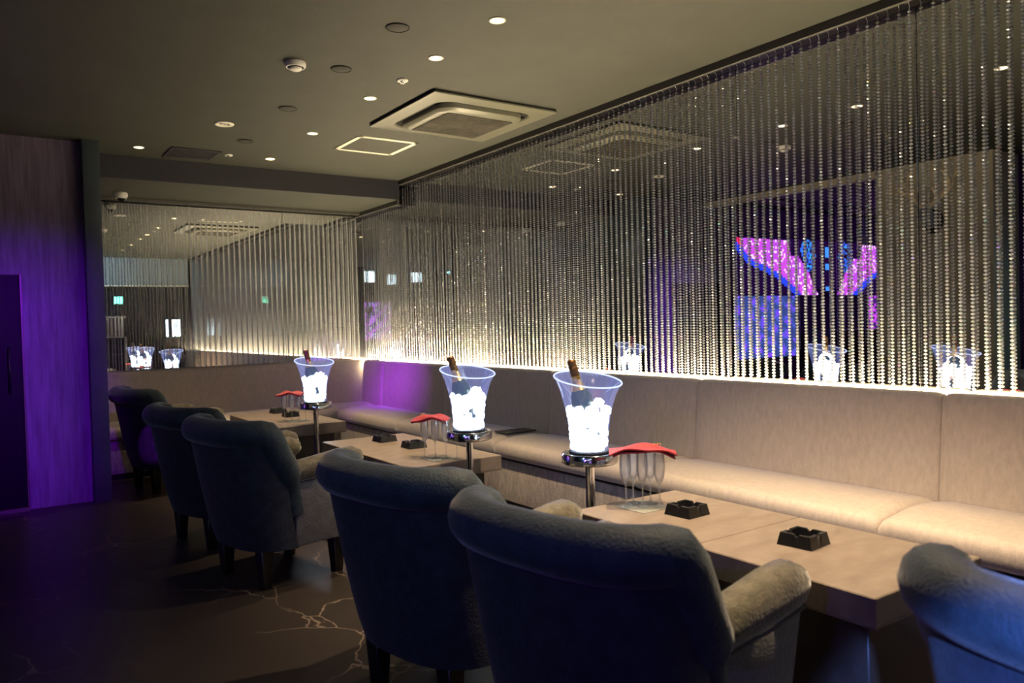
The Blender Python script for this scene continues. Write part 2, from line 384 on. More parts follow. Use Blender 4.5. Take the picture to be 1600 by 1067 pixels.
def banquette(y0, y1, label, xfront=2.885):
    t = tag(empty('banquette_section', (0, 0, 0)), label, 'sofa', 'banquette sections along the bead curtain')
    back_pad('backrest', y0+.001, y1-.001, M['sofa'], t)
    seat_pad('seat_cushion', xfront, 3.354, y0+.002, y1-.002, .345, .455, .05, .022, M['sofa'], t)
    box('base', xfront+.035, 3.354, y0+.001, y1-.001, .05, .335, M['sofa_base'], t, bev=.008)
    box('plinth', xfront+.07, 3.34, y0+.001, y1-.001, 0, .05, M['black_wood'], t)
    box('shadow_gap', xfront+.02, 3.34, y0+.001, y1-.001, .333, .347, M['black_wood'], t)  # solid black strip painting the shade below the seat pad
    return t
banquette(-.42, .34, 'velvet banquette section at the near end, mostly out of view beyond the blue chair')
banquette(.34, 1.71, 'greige velvet banquette section at the right edge of the photo, behind the blue chair')
banquette(1.71, 3.09, 'brightly lit greige velvet banquette section behind the table with the visible seam')
banquette(3.09, 4.48, 'greige velvet banquette section behind the nearest glowing ice bucket')
banquette(4.48, 6.02, 'grey velvet banquette section behind the middle ice bucket, in the middle of the run')
banquette(6.02, 7.30, 'grey velvet banquette section with the purple light patch on its back')
# corner + back run
t = tag(empty('corner_banquette', (0, 0, 0)), 'long plain velvet banquette along the back wall, turning the corner under the short bead curtain', 'sofa')
back_pad('backrest', 7.302, 7.812, M['sofa'], t)
def rot_obj(o, m4):
    o.data.transform(m4); o.data.update()
# back run: build along y then turn so that the front faces -y
Lb = 3.455-.80
o = back_pad('backrest', 0, Lb-.002, M['sofa'], t)
T = Matrix.Translation((.80, 7.915-3.452, 0)) @ Matrix(((0, 1, 0, 0), (1, 0, 0, 0), (0, 0, 1, 0), (0, 0, 0, 1)))
rot_obj(o, T); o.data.flip_normals()
o = seat_pad('seat_cushion', 2.885, 3.354, 0, Lb-.10-.0, .345, .455, .05, .022, M['sofa'], t); rot_obj(o, T); o.data.flip_normals()
seat_pad('seat_cushion', 2.885, 3.354, 7.302, 7.345, .345, .452, .02, .0, M['sofa'], t)
box('base', .80, 3.354, 7.385, 7.817, .05, .335, M['sofa_base'], t, bev=.008)
box('plinth', .80, 3.34, 7.42, 7.80, 0, .05, M['black_wood'], t)

# ------------------------------------------------------------------ tables
def table(x0, x1, y0, y1, label, seam=None):
    t = tag(empty('lounge_table', ((x0+x1)/2, (y0+y1)/2, 0)), label, 'table', 'low lounge tables in front of the banquette')
    hx, hy = (x1-x0)/2, (y1-y0)/2
    bm = new_bm(); add_box(bm, -hx, hx, -hy, hy, .475, .55, .003, 1)
    finish('tabletop', bm, M['table'], t)
    box('edge_band', -hx+.002, hx-.002, -hy+.002, hy-.002, .470, .4755, M['table_edge'], t)
    box('pedestal', -hx+.10, hx-.06, -hy+.08, hy-.08, .03, .470, M['pedestal'], t, bev=.004, seg=1)
    box('plinth', -hx+.13, hx-.09, -hy+.11, hy-.11, 0, .03, M['black_wood'], t)
    return t
table(1.80, 2.34, 1.07, 1.665, 'pale stone topped low table at the near end, holding one black ashtray')
table(1.80, 2.34, 1.668, 2.255, 'pale stone topped low table beside the nearest ice bucket, with glasses and an ashtray')
table(1.73, 2.285, 3.46, 4.63, 'pale low table in the middle row, beside the middle ice bucket')
table(1.71, 2.26, 5.54, 6.70, 'pale low table at the far end, beside the farthest ice bucket')

# ------------------------------------------------------------------ ashtrays
def make_ashtray():
    bm = new_bm()
    a, h = .054, .040
    # outer tapered body with recessed bowl and four rim notches
    ot = [(-a, -a), (a, -a), (a, a), (-a, a)]
    def ring(s, z, nn=14, notch=0, inner=False):
        vs_ = []
        for side in range(4):
            ax, ay = ot[side]; bx, by = ot[(side+1) % 4]
            for k in range(nn):
                u = k/nn; x = ax+(bx-ax)*u; y = ay+(by-ay)*u
                zz = z-(notch if k in (nn//2, nn//2+1) else 0)
                vs_.append(bm.verts.new((x*s, y*s, zz)))
        return vs_
    R = [ring(1.15, 0), ring(1.0, h, notch=.008), ring(.80, h, notch=.008), ring(.70, .010)]
    for i in range(3):
        n_ = len(R[i])
        for k in range(n_): bm.faces.new((R[i][k], R[i][(k+1) % n_], R[i+1][(k+1) % n_], R[i+1][k]))
    bm.faces.new(R[0][::-1]); bm.faces.new(R[3])
    return finish('ashtray', bm, M['black_plastic'])
ash = make_ashtray()
ash_spots = [((2.070, 1.462), .10, 'black square notched ashtray on the near end table, closest to the camera'),
             ((2.077, 1.945), .05, 'black square notched ashtray on the table beside the nearest glass flutes'),
             ((2.055, 4.03), .0, 'black square ashtray on the middle table, nearer the glass flutes'),
             ((2.035, 4.38), .05, 'black square ashtray on the middle table, farther from the flutes'),
             ((2.05, 6.17), .0, 'black ashtray on the far table, just behind its glass flutes'),
             ((2.06, 6.52), .06, 'black ashtray at the far end of the far table')]
for i, (p_, rz, lb) in enumerate(ash_spots):
    o = ash if i == 0 else ash.copy()
    if i: COL.objects.link(o)
    o.location = (p_[0], p_[1], .5505); o.rotation_euler = (0, 0, rz); o.scale = (.92, .92, .95)
    tag(o, lb, 'ashtray', 'black ashtrays on the tables')

# ------------------------------------------------------------------ flutes, mats, napkins
def make_flute():
    t = empty('champagne_flute', (0, 0, 0))
    lathe('bowl', [(.004, .085), (.012, .095), (.019, .115), (.0225, .145), (.0215, .175), (.0195, .200), (.0182, .200), (.0202, .175), (.0212, .145), (.0178, .116), (.010, .097), (0, .090)], M['flute'], t, 16)
    lathe('stem', [(.0042, .086), (.0030, .070), (.0030, .018), (.0055, .006)], M['flute'], t, 10)
    lathe('foot', [(0, .0065), (.006, .006), (.028, .0022), (.030, .001), (.028, 0), (0, 0)], M['flute'], t, 20)
    return t
fl0 = make_flute(); first = True
sets = [((2.035, 2.125), 'nearest', [(-.05, .05), (.0, .002), (.05, -.046), (.015, .075), (.067, .025)]),
        ((1.985, 3.60), 'middle', [(-.06, .065), (-.02, .01), (.02, -.045), (.065, -.09)]),
        ((1.985, 5.845), 'farthest', [(-.075, .075), (-.03, .02), (.02, -.02), (.06, -.06)])]
wh = ['closest to the bucket', 'second from the bucket', 'third from the bucket', 'tucked behind the others', 'at the back of the set']
for (cx_, cy_), who, offs in sets:
    box_ = box('coaster_mat', -.075, .075, -.075, .075, 0, .0015, M['mat']); box_.location = (cx_, cy_, .5503); box_.rotation_euler = (0, 0, .03)
    tag(box_, 'thin square grey mat under the flutes beside the %s ice bucket' % who, 'mat', 'grey mats under the flutes')
    for j, (dx, dy) in enumerate(offs):
        f_ = fl0 if first else copy_tree(fl0); first = False
        f_.location = (cx_+dx*.9, cy_+dy*.9, .5522)
        tag(f_, 'empty glass champagne flute beside the %s ice bucket, standing %s' % (who, ['towards the stand', 'second from the stand', 'third from the stand', 'fourth from the stand', 'at the back of the set'][j]), 'glass', 'champagne flutes beside the %s ice bucket' % who)
def napkin(loc, rz, sx, sy, droop, label, flip=1):
    t = tag(empty('napkin', loc, rz), label, 'napkin', 'red folded napkins on the flutes')
    for layer in range(2):
        bm = new_bm(); nx, ny = 14, 8; th = .005; top, bot = [], []
        for i in range(nx+1):
            for j in range(ny+1):
                u = i/nx*2-1; v_ = j/ny*2-1
                z = droop*(-abs(u)**1.8)+.005*math.sin(u*5+v_*2+layer)+.004*math.sin(v_*4+u)-layer*(.009)-.004*v_*v_
                sh = 1-.08*layer
                X_, Y_ = u*sx/2*sh+.004*layer, v_*sy/2*(1-.15*abs(u)*(u > 0))*sh
                top.append(bm.verts.new((X_, Y_, z+th))); bot.append(bm.verts.new((X_, Y_, z)))
        idx = lambda i, j: i*(ny+1)+j
        for i in range(nx):
            for j in range(ny):
                bm.faces.new((top[idx(i, j)], top[idx(i+1, j)], top[idx(i+1, j+1)], top[idx(i, j+1)]))
                bm.faces.new((bot[idx(i, j)], bot[idx(i, j+1)], bot[idx(i+1, j+1)], bot[idx(i+1, j)]))
        for i in range(nx):
            for jj in (0, ny): bm.faces.new((top[idx(i, jj)], top[idx(i+1, jj)], bot[idx(i+1, jj)], bot[idx(i, jj)]))
        for j in range(ny):
            for ii in (0, nx): bm.faces.new((top[idx(ii, j)], top[idx(ii, j+1)], bot[idx(ii, j+1)], bot[idx(ii, j)]))
        finish('fold', bm, M['napkin'], t, True, angle=.9)
    # small gold embroidered scrawl
    tube('embroidery', [(sx*.16*flip, -.02, .012), (sx*.19*flip, -.008, .0125), (sx*.21*flip, -.014, .0125), (sx*.235*flip, .004, .0115), (sx*.26*flip, -.004, .011), (sx*.28*flip, .012, .010)], .0016, M['gold_print'], t, 5)
    return t
napkin((2.055, 2.145, .772), -.72, .25, .13, .022, 'red folded napkin drooping over the flutes beside the nearest ice bucket')
napkin((1.97, 3.66, .770), math.atan2(.565, -.825), .20, .13, .020, 'red folded napkin over the flutes beside the middle ice bucket', flip=1)
napkin((1.955, 5.88, .770), math.atan2(.565, -.825), .20, .12, .018, 'red folded napkin over the flutes beside the farthest ice bucket', flip=1)

# ------------------------------------------------------------------ bucket stands, ice buckets, bottles
def make_stand():
    t = empty('bucket_stand', (0, 0, 0))
    lathe('top_disc', [(0, .671), (.110, .671), (.116, .676), (.116, .710), (.112, .715), (.100, .715), (.098, .708), (0, .708)], M['chrome'], t, 40)
    lathe('pole', [(.019, .014), (.019, .671)], M['chrome'], t, 20)
    lathe('base', [(0, 0), (.125, 0), (.128, .004), (.122, .010), (.030, .018), (0, .018)], M['chrome'], t, 40)
    lathe('collar', [(.019, .655), (.034, .660), (.034, .671), (.019, .671)], M['chrome'], t, 20)
    return t
def make_bucket(seed):
    t = empty('ice_bucket', (0, 0, 0)); SL = .20
    prof = [(.078, .004), (.079, .05), (.082, .10), (.089, .15), (.100, .20), (.116, .255), (.139, .305)]
    sh = lambda x, y, z: SL*y*max(0, (z-.14)/.165)**1.3 if z > .14 else 0
    inner = [(r-.004, z) for r, z in prof]
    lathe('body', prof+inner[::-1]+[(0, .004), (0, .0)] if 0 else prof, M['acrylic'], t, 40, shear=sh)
    bm = new_bm(); pts = []
    n = 48
    for k in range(n+1):
        a = 2*PI*k/n; x, y = .139*math.cos(a), .139*math.sin(a); pts.append((x, y, .305+sh(x, y, .305)))
    add_tube(bm, pts, .0032, 6); finish('rim', bm, M['rim'], t, True)
    lathe('base', [(0, -.002), (.080, -.002), (.083, .003), (.083, .010), (.077, .014), (0, .014)], M['black_glass'], t, 32)
    lathe('led_disc', [(0, .0145), (.060, .0145), (.062, .017), (0, .018)], M['led_disc'], t, 24)
    return t
def make_ice(seed):
    """heap of ice cubes filling the bucket"""
    rnd = random.Random(seed); bm = new_bm()
    def rad(z): 
        P = [(.0, .074), (.10, .078), (.15, .084), (.20, .094), (.24, .105)]
        for (a, ra), (b_, rb) in zip(P, P[1:]):
            if a <= z <= b_: return ra+(rb-ra)*(z-a)/(b_-a)
        return .1
    z = .035
    while z < .200:
        R = rad(z)-.016; n = 13 if z < .185 else 8
        for k in range(n):
            a = 2*PI*k/n+rnd.random()*.5; rr = R if k % 3 else R*.4
            s = rnd.uniform(.028, .036); m4 = Matrix.Translation((rr*math.cos(a), rr*math.sin(a), z+rnd.uniform(-.006, .010))) @ Euler((rnd.random()*3, rnd.random()*3, rnd.random()*3)).to_matrix().to_4x4()
            r_ = bmesh.ops.create_cube(bm, size=s, matrix=m4)
            bmesh.ops.bevel(bm, geom=list({e_ for v in r_['verts'] for e_ in v.link_edges}), offset=s*.2, segments=1, affect='EDGES')
        z += .024
    for k in range(4):
        a = rnd.random()*6.28; m4 = Matrix.Translation((.05*math.cos(a), .05*math.sin(a), .205)) @ Euler((rnd.random()*3, rnd.random()*3, 0)).to_matrix().to_4x4()
        bmesh.ops.create_cube(bm, size=.028, matrix=m4)
    return finish('ice_cubes', bm, M['ice'])
def make_bottle():
    t = empty('champagne_bottle', (0, 0, 0))
    lathe('body', [(0, 0), (.036, 0), (.0415, .006), (.0415, .155), (.038, .180), (.028, .205), (.020, .225), (.0165, .245), (.0150, .27), (0, .27)], M['bottle'], t, 24)
    lathe('foil', [(.0292, .2035), (.0210, .225), (.0172, .245), (.0155, .275), (.0152, .290), (0, .29)], M['foil'], t, 24)
    lathe('neck_foil', [(.0163, .262), (.0162, .285), (.0170, .288), (.0170, .296), (.0150, .299), (.0150, .312), (.0165, .316), (.0160, .326), (.012, .331), (0, .332)], M['foil_dark'], t, 20)
    lathe('label', [(.0420, .05), (.0420, .12)], M['label'], t, 24)
    return t
st0 = make_stand(); bk0 = make_bucket(1); bt0 = make_bottle()
spots = [((2.055, 2.455), 'nearest', 'nearest'), ((2.035, 3.375), 'middle', 'middle'), ((2.005, 5.475), 'farthest', 'farthest')]
for i, ((px, py), who, w2) in enumerate(spots):
    s_ = st0 if i == 0 else copy_tree(st0); s_.location = (px, py, 0)
    tag(s_, 'chrome pedestal stand under the %s ice bucket' % who, 'stand', 'chrome bucket stands')
    b_ = bk0 if i == 0 else copy_tree(bk0); b_.location = (px, py, .710)
    tag(b_, ['flared clear ice bucket glowing white on the nearest stand, in front of the bright banquette', 'flared clear glowing ice bucket on the middle stand, between the other two', 'smallest looking, farthest glowing ice bucket near the room corner'][i], 'ice bucket', 'lit champagne ice buckets')
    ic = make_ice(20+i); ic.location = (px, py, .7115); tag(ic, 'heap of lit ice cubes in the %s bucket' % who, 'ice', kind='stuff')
    bo = bt0 if i == 0 else copy_tree(bt0)
    # leans towards the photo's left: top displaced along (-.825,.565)
    tilt = [.24, .30, .22][i]; bo.scale = (1.15, 1.15, 1.0); bo.location = (px+.010, py-.006, .775)
    ax = Vector((-.565, -.825, 0)); bo.rotation_euler = Matrix.Rotation(tilt, 4, ax).to_euler()
    tag(bo, 'gold foiled champagne bottle leaning in the %s ice bucket' % who, 'bottle', 'champagne bottles in ice')
    pl = bpy.data.lights.new('bucket_glow', 'POINT'); pl.energy = 3.2; pl.color = (.72, .86, 1); pl.shadow_soft_size = .05
    po = bpy.data.objects.new('bucket_glow', pl); COL.objects.link(po); po.location = (px, py, .93)

# ------------------------------------------------------------------ armchairs
def u_curve(s, hw, xw, x0, e=2.6):
    th = s*PI/2; return Vector((x0+xw*(1-abs(math.cos(th))**(2/e)), hw*math.copysign(abs(math.sin(th))**(2/e), s)))
def make_chair():
    t = empty('armchair', (0, 0, 0)); NS, NV = 34, 8
    ztop = lambda s: .775-.21*max(0, (abs(s)-.80)/.20)**2.2
    def outer(s, v_, inset=0.):
        hwb, hwt = .295-inset, .345-inset; k = v_**.8
        p_ = u_curve(s, hwb+(hwt-hwb)*k, 0.205-inset*.4, (.085-.115*k)+inset)
        return p_
    bm = new_bm(); O_, I_ = [], []
    for i in range(NS+1):
        s = i/NS*2-1; s = math.copysign(abs(s)**.85, s); zt = ztop(s); ro, ri = [], []
        for j in range(NV+1):
            v_ = j/NV; z = .19+(zt-.19)*v_; f = (z-.19)/.59
            a = outer(s, f); ro.append(bm.verts.new((a.x, a.y, z)))
            b_ = outer(s, f, .085); ri.append(bm.verts.new((b_.x, b_.y, z)))
        O_.append(ro); I_.append(ri)
    for i in range(NS):
        for j in range(NV):
            bm.faces.new((O_[i][j], O_[i+1][j], O_[i+1][j+1], O_[i][j+1])); bm.faces.new((I_[i][j], I_[i][j+1], I_[i+1][j+1], I_[i+1][j]))
        bm.faces.new((O_[i][NV], O_[i+1][NV], I_[i+1][NV], I_[i][NV])); bm.faces.new((O_[i][0], I_[i][0], I_[i+1][0], O_[i+1][0]))
    for i in (0, NS):
        for j in range(NV): bm.faces.new((O_[i][j], O_[i][j+1], I_[i][j+1], I_[i][j]))
    bk = finish('backrest', bm, M['chair'], t, True, angle=1.0)
    # rolled top edge
    pts, rad = [], []
    for z in (.36, .44, .50):
        a = outer(-1, (z-.19)/.59, .045); pts.append((a.x+.012, a.y, z)); rad.append(.054)
    for i in range(NS+1):
        s = i/NS*2-1; zt = ztop(s); f = (zt-.19)/.59; a = outer(s, f, .030); pts.append((a.x+(.012 if abs(s) > .95 else 0), a.y, zt-.010)); rad.append(.066)
    for z in (.50, .44, .36):
        a = outer(1, (z-.19)/.59, .045); pts.append((a.x+.012, a.y, z)); rad.append(.054)
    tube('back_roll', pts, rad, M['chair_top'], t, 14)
    # piping below the roll, outside
    pp = []
    for i in range(NS+1):
        s = (i/NS*2-1)*.97; zt = ztop(s)-.062; a = outer(s, (zt-.19)/.59, -.002); pp.append((a.x, a.y, zt))
    tube('piping', pp, .0045, M['chair'], t, 6)
    # arms: tapering side panel with a padded roll on top
    for sy in (-1, 1):
        ar = empty('arm', (0, 0, 0)); ar.parent = t
        def xf(c, sy=sy):
            k = (c.z-.19)/.36; return Vector((c.x+.03*k*(c.x > .4), c.y+sy*.035*k, c.z+(.03*(c.x-.2) if c.z > .4 else 0)))
        y0, y1 = (-.30, -.21) if sy < 0 else (.21, .30)
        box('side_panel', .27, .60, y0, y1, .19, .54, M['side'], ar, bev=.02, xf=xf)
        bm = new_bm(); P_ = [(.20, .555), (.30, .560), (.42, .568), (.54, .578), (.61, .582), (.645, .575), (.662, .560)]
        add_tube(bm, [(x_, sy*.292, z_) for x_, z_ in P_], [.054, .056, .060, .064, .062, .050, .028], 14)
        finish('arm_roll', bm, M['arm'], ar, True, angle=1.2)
        tube('piping', [(.26, sy*.338, .520), (.45, sy*.345, .527), (.62, sy*.340, .535), (.655, sy*.30, .535)], .004, M['chair'], ar, 6)
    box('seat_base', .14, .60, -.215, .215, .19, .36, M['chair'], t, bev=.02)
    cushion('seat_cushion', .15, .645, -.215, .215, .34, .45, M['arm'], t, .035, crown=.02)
    for lx, ly in ((.165, -.19), (.165, .19), (.55, -.225), (.55, .225)):
        def xf2(c, lx=lx, ly=ly):
            k = 1-.35*(1-c.z/.2); return Vector((lx+(c.x-lx)*k, ly+(c.y-ly)*k, c.z))
        box('leg', lx-.035, lx+.035, ly-.035, ly+.035, 0, .2, M['black_wood'], t, bev=.004, seg=1, xf=xf2)
    return t
ch0 = make_chair(); D = math.radians
chairs = [((1.0, 1.42), 8, 'dark velvet armchair in the centre foreground, its near arm lit olive'),
          ((.985, 2.27), 11, 'dark velvet armchair just behind the central foreground one, purple tint on its roll'),
          ((.90, 3.92), 13, 'dark velvet armchair before the middle table, its side panel and legs showing'),
          ((.86, 4.80), 13, 'dark velvet armchair standing directly behind the one at the middle table'),
          ((.905, 6.72), 10, 'dark velvet armchair beside the column with a purple light spot on its back'),
          ((1.295, .44), -5, 'blue lit velvet armchair cut off by the right edge, near end of the tables'),
          ((1.00, 7.00), 12, 'small piece of pale lit armchair seen behind the purple spotted one')]
for i, ((x_, y_), rz, lb) in enumerate(chairs[:6]):
    c_ = ch0 if i == 0 else copy_tree(ch0); c_.location = (x_, y_, 0); c_.rotation_euler = (0, 0, D(rz))
    tag(c_, lb, 'armchair', 'velvet armchairs facing the tables')

# ------------------------------------------------------------------ ceiling fittings
def disc_thing(name, label, cat, group, x, y, prof, mat, extra=None, z=CEIL):
    t = tag(empty(name, (x, y, z)), label, cat, group); return t
dl0 = empty('downlight', (0, 0, 0))
lathe('trim_ring', [(.032, -.0005), (.040, -.0005), (.041, -.004), (.038, -.006), (.033, -.004)], M['cream_trim'], dl0, 24, closed=True)
lathe('lens', [(0, -.002), (.033, -.002), (.033, -.001), (0, -.001)], M['lamp'], dl0, 24)
dls = [(2.075, 3.08, 'warm recessed downlight nearest the camera in the long row'), (2.075, 3.68, 'warm recessed downlight second in the long row'),
       (2.075, 4.53, 'warm recessed downlight third in the long row, beside the air conditioner'), (2.075, 5.55, 'warm recessed downlight fourth in the long row, near the white square hatch'),
       (2.068, 6.54, 'warm recessed downlight last in the long row, by the ceiling step'), (1.069, 6.59, 'warm recessed downlight alone near the column'),
       (2.08, 2.16, 'warm recessed downlight out of frame, seen only in the mirror'), (2.08, 1.25, 'warm recessed downlight above the nearest table, out of frame')]
for i, (x_, y_, lb) in enumerate(dls):
    o = dl0 if i == 0 else copy_tree(dl0); o.location = (x_, y_, CEIL); tag(o, lb, 'downlight', 'recessed ceiling downlights')
    sp = bpy.data.lights.new('downlight_beam', 'SPOT'); sp.energy = [95, 170, 190, 130, 190, 26, 300, 300][i]; sp.color = (1, .74, .46); sp.spot_size = D(58 if 0 < i < 5 else 82); sp.spot_blend = .7; sp.shadow_soft_size = .03
    so = bpy.data.objects.new('downlight_beam', sp); COL.objects.link(so); so.location = (x_, y_, CEIL-.012)
sp0 = empty('ceiling_speaker', (0, 0, 0))
lathe('grille', [(0, -.006), (.045, -.006), (.0525, -.003), (.0525, 0)], M['speaker'], sp0, 28)
lathe('rim', [(.0525, -.0005), (.058, -.0005), (.058, -.004), (.0535, -.006)], M['slot'], sp0, 28, closed=True)
for i, (x_, y_, lb) in enumerate([(1.711, 3.40, 'round dark ceiling speaker nearest the camera, largest of the row'), (1.709, 4.10, 'round dark ceiling speaker beside the smoke detector'),
                                  (1.707, 5.00, 'round dark ceiling speaker between the smoke detector and the hatch'), (1.714, 6.01, 'round dark ceiling speaker farthest along, near the ceiling step')]):
    o = sp0 if i == 0 else copy_tree(sp0); o.location = (x_, y_, CEIL); tag(o, lb, 'speaker', 'round dark ceiling speakers')
sm = tag(empty('smoke_detector', (1.457, 4.12, CEIL)), 'white round smoke detector hanging on the ceiling', 'smoke detector')
lathe('base', [(0, 0), (.052, 0), (.055, -.005), (.055, -.022), (.050, -.030), (0, -.030)], M['white_plastic'], sm, 28)
lathe('vent', [(.044, -.030), (.038, -.033), (.030, -.033), (.030, -.036), (0, -.036)], M['slot'], sm, 24)
lathe('cap', [(.034, -.034), (.030, -.042), (.018, -.047), (0, -.048)], M['white_plastic'], sm, 24)
sk0 = empty('sprinkler', (0, 0, 0))
lathe('cover', [(.014, 0), (.032, 0), (.034, -.003), (.030, -.009), (.014, -.008)], M['white_plastic'], sk0, 24, closed=True)
lathe('nozzle', [(0, 0), (.013, 0), (.010, -.012), (.005, -.016), (.012, -.020), (.012, -.022), (0, -.022)], M['metal'], sk0, 14)
for i, (x_, y_, lb) in enumerate([(2.09, 4.11, 'small white ceiling sprinkler above the air conditioner corner'), (1.731, 6.55, 'small white ceiling sprinkler beside the dark square hatch')]):
    o = sk0 if i == 0 else copy_tree(sk0); o.location = (x_, y_, CEIL); tag(o, lb, 'sprinkler', 'ceiling sprinklers')
rv = tag(empty('ring_light', (1.454, 5.58, CEIL)), 'wide white ringed ceiling fitting with a dim centre, left of the downlight row', 'ceiling fitting')
lathe('ring', [(.035, 0), (.062, 0), (.066, -.004), (.060, -.010), (.040, -.008)], M['cream_trim'], rv, 32, closed=True)
lathe('core', [(0, -.001), (.020, -.003), (.035, -.002), (.035, 0), (0, 0)], M['grille'], rv, 24)
lathe('gimbal', [(.012, -.003), (.020, -.003), (.020, -.007), (.012, -.006)], M['white_plastic'], rv, 20, closed=True)
# air conditioner cassette
ac = tag(empty('air_conditioner', (2.80, 4.635, CEIL)), 'large square ceiling cassette air conditioner with rounded outlet ring', 'air conditioner')
ac.rotation_euler = (0, 0, .005)
def frame_pts(h, r, n=6):
    pts = []
    for q, (sx, sy) in enumerate(((1, 1), (-1, 1), (-1, -1), (1, -1))):
        for k in range(n+1):
            a = PI/2*q+PI/2*k/n; pts.append((sx*(h-r)+r*math.cos(a), sy*(h-r)+r*math.sin(a)))
    return pts
def ring_loft(name, secs, mat, parent, cap=False, n=6):
    """secs: (half, corner radius, z)"""
    bm = new_bm(); R = []
    for h, r, z in secs: R.append([bm.verts.new((x_, y_, z)) for x_, y_ in frame_pts(h, r, n)])
    for i in range(len(R)-1):
        m_ = len(R[i])
        for k in range(m_): bm.faces.new((R[i][k], R[i][(k+1) % m_], R[i+1][(k+1) % m_], R[i+1][k]))
    if cap: bm.faces.new(R[-1])
    return finish(name, bm, mat, parent, True, angle=.6)
ring_loft('panel_gap_shade', [(.470, .008, 0), (.470, .008, -.012), (.462, .008, -.012)], M['slot'], ac)  # black band standing in for the shade between panel and ceiling
ring_loft('outer_panel', [(.466, .006, -.010), (.475, .006, -.014), (.474, .006, -.022), (.400, .12, -.030), (.372, .12, -.030), (.366, .12, -.020)], M['grey_panel'], ac)
ring_loft('air_slot', [(.372, .12, -.024), (.35, .11, -.006), (.315, .10, -.006), (.310, .10, -.030)], M['slot'], ac)
ring_loft('inner_ring', [(.330, .12, -.018), (.328, .12, -.046), (.312, .11, -.060), (.288, .09, -.066), (.262, .03, -.066), (.258, .02, -.060)], M['grey_panel'], ac)
ring_loft('grille', [(.262, .02, -.060), (.25, .015, -.061)], M['grille'], ac, cap=True)
for k in range(21):
    yk = -.24+k*.024; box('slat', -.252, .252, yk-.004, yk+.004, -.068, -.060, M['grille'], ac)
for s1, s2 in ((0, -1), (0, 1), (-1, 0), (1, 0)):
    if s1 == 0: box('flap', -.24, .24, s2*.352-.016, s2*.352+.016, -.022, -.016, M['slot'], ac)
    else: box('flap', s1*.352-.016, s1*.352+.016, -.24, .24, -.022, -.016, M['slot'], ac)
# access hatch with pale frame
ht = tag(empty('access_hatch', (2.648, 5.70, CEIL)), 'square ceiling hatch outlined by a pale cream frame', 'ceiling hatch')
for a_ in range(4):
    f_ = box('frame', -.252, .252, .216, .252, -.006, 0, M['cream_trim'], ht, bev=.002, seg=1); f_.rotation_euler = (0, 0, a_*PI/2)
box('door', -.216, .216, -.216, .216, -.004, 0, M['ceiling'], ht)
hd = tag(empty('air_grille', (1.468, 6.64, CEIL)), 'dark square ceiling grille in the shadow near the ceiling step', 'ceiling grille')
for a_ in range(4):
    f_ = box('frame', -.19, .19, .165, .19, -.008, 0, M['ceiling_dark'], hd, bev=.002, seg=1); f_.rotation_euler = (0, 0, a_*PI/2)
box('backing', -.166, .166, -.166, .166, -.002, 0, M['slot'], hd)
for k in range(7): box('slat', -.166, .166, -.15+k*.05-.015, -.15+k*.05+.015, -.006, -.002, M['ceiling_dark'], hd)
# dome camera under the lowered ceiling
dc = tag(empty('dome_camera', (1.085, 7.66, LOWC)), 'white dome security camera under the lowered ceiling above the bead curtain', 'security camera')
lathe('housing', [(0, 0), (.046, 0), (.052, -.006), (.054, -.030), (.050, -.040), (.040, -.044), (0, -.044)], M['white_plastic'], dc, 28)
lathe('dome', [(.038, -.044), (.035, -.058), (.026, -.070), (.012, -.077), (0, -.078)], M['black_glass'], dc, 24)
lathe('dome_ring', [(.036, -.044), (.043, -.044), (.042, -.054), (.036, -.052)], M['white_plastic'], dc, 28, closed=True)

# ------------------------------------------------------------------ beyond the frame, seen in the mirrors
# LED video walls
def screen(name, x0, x1, z0, z1, fn, step, label, cat='screen', plane='y', off=6.595, fy=-1):
    t = tag(empty(name, (0, 0, 0)), label, cat)
    nx, nz = int(round((x1-x0)/step)), int(round((z1-z0)/step))
    bm = new_bm(); lay = bm.loops.layers.float_color.new('pix')
    V = [[bm.verts.new((x0+(x1-x0)*i/nx, off+fy*.032, z0+(z1-z0)*j/nz)) for j in range(nz+1)] for i in range(nx+1)]
    for i in range(nx):
        for j in range(nz):
            f = bm.faces.new((V[i][j], V[i+1][j], V[i+1][j+1], V[i][j+1]))
            c = fn(x0+(i+.5)*(x1-x0)/nx, z0+(j+.5)*(z1-z0)/nz)
            for l in f.loops: l[lay] = (*c, 1)
    finish('display', bm, M['pix'], t)
    a, b_ = sorted((off, off+fy*.03)); box('casing', x0-.01, x1+.01, a, b_, z0-.01, z1+.01, M['black_plastic'], t, bev=.003, seg=1)
    return t
def inpoly(x, z, P):
    c = False; j = len(P)-1
    for i in range(len(P)):
        if (P[i][1] > z) != (P[j][1] > z) and x < (P[j][0]-P[i][0])*(z-P[i][1])/(P[j][1]-P[i][1])+P[i][0]: c = not c
        j = i
    return c
WING = [(-.86, 2.29), (-1.95, 2.29), (-2.0, 2.08), (-2.18, 2.06), (-2.42, 1.82), (-2.6, 1.55), (-2.24, 1.55), (-2.17, 1.6), (-1.73, 1.85), (-1.19, 2.01), (-.92, 2.21)]
WING2 = [(x_, z_-.05*(0 if z_ > 2.2 else 1)) for x_, z_ in WING]
rs = random.Random(5)
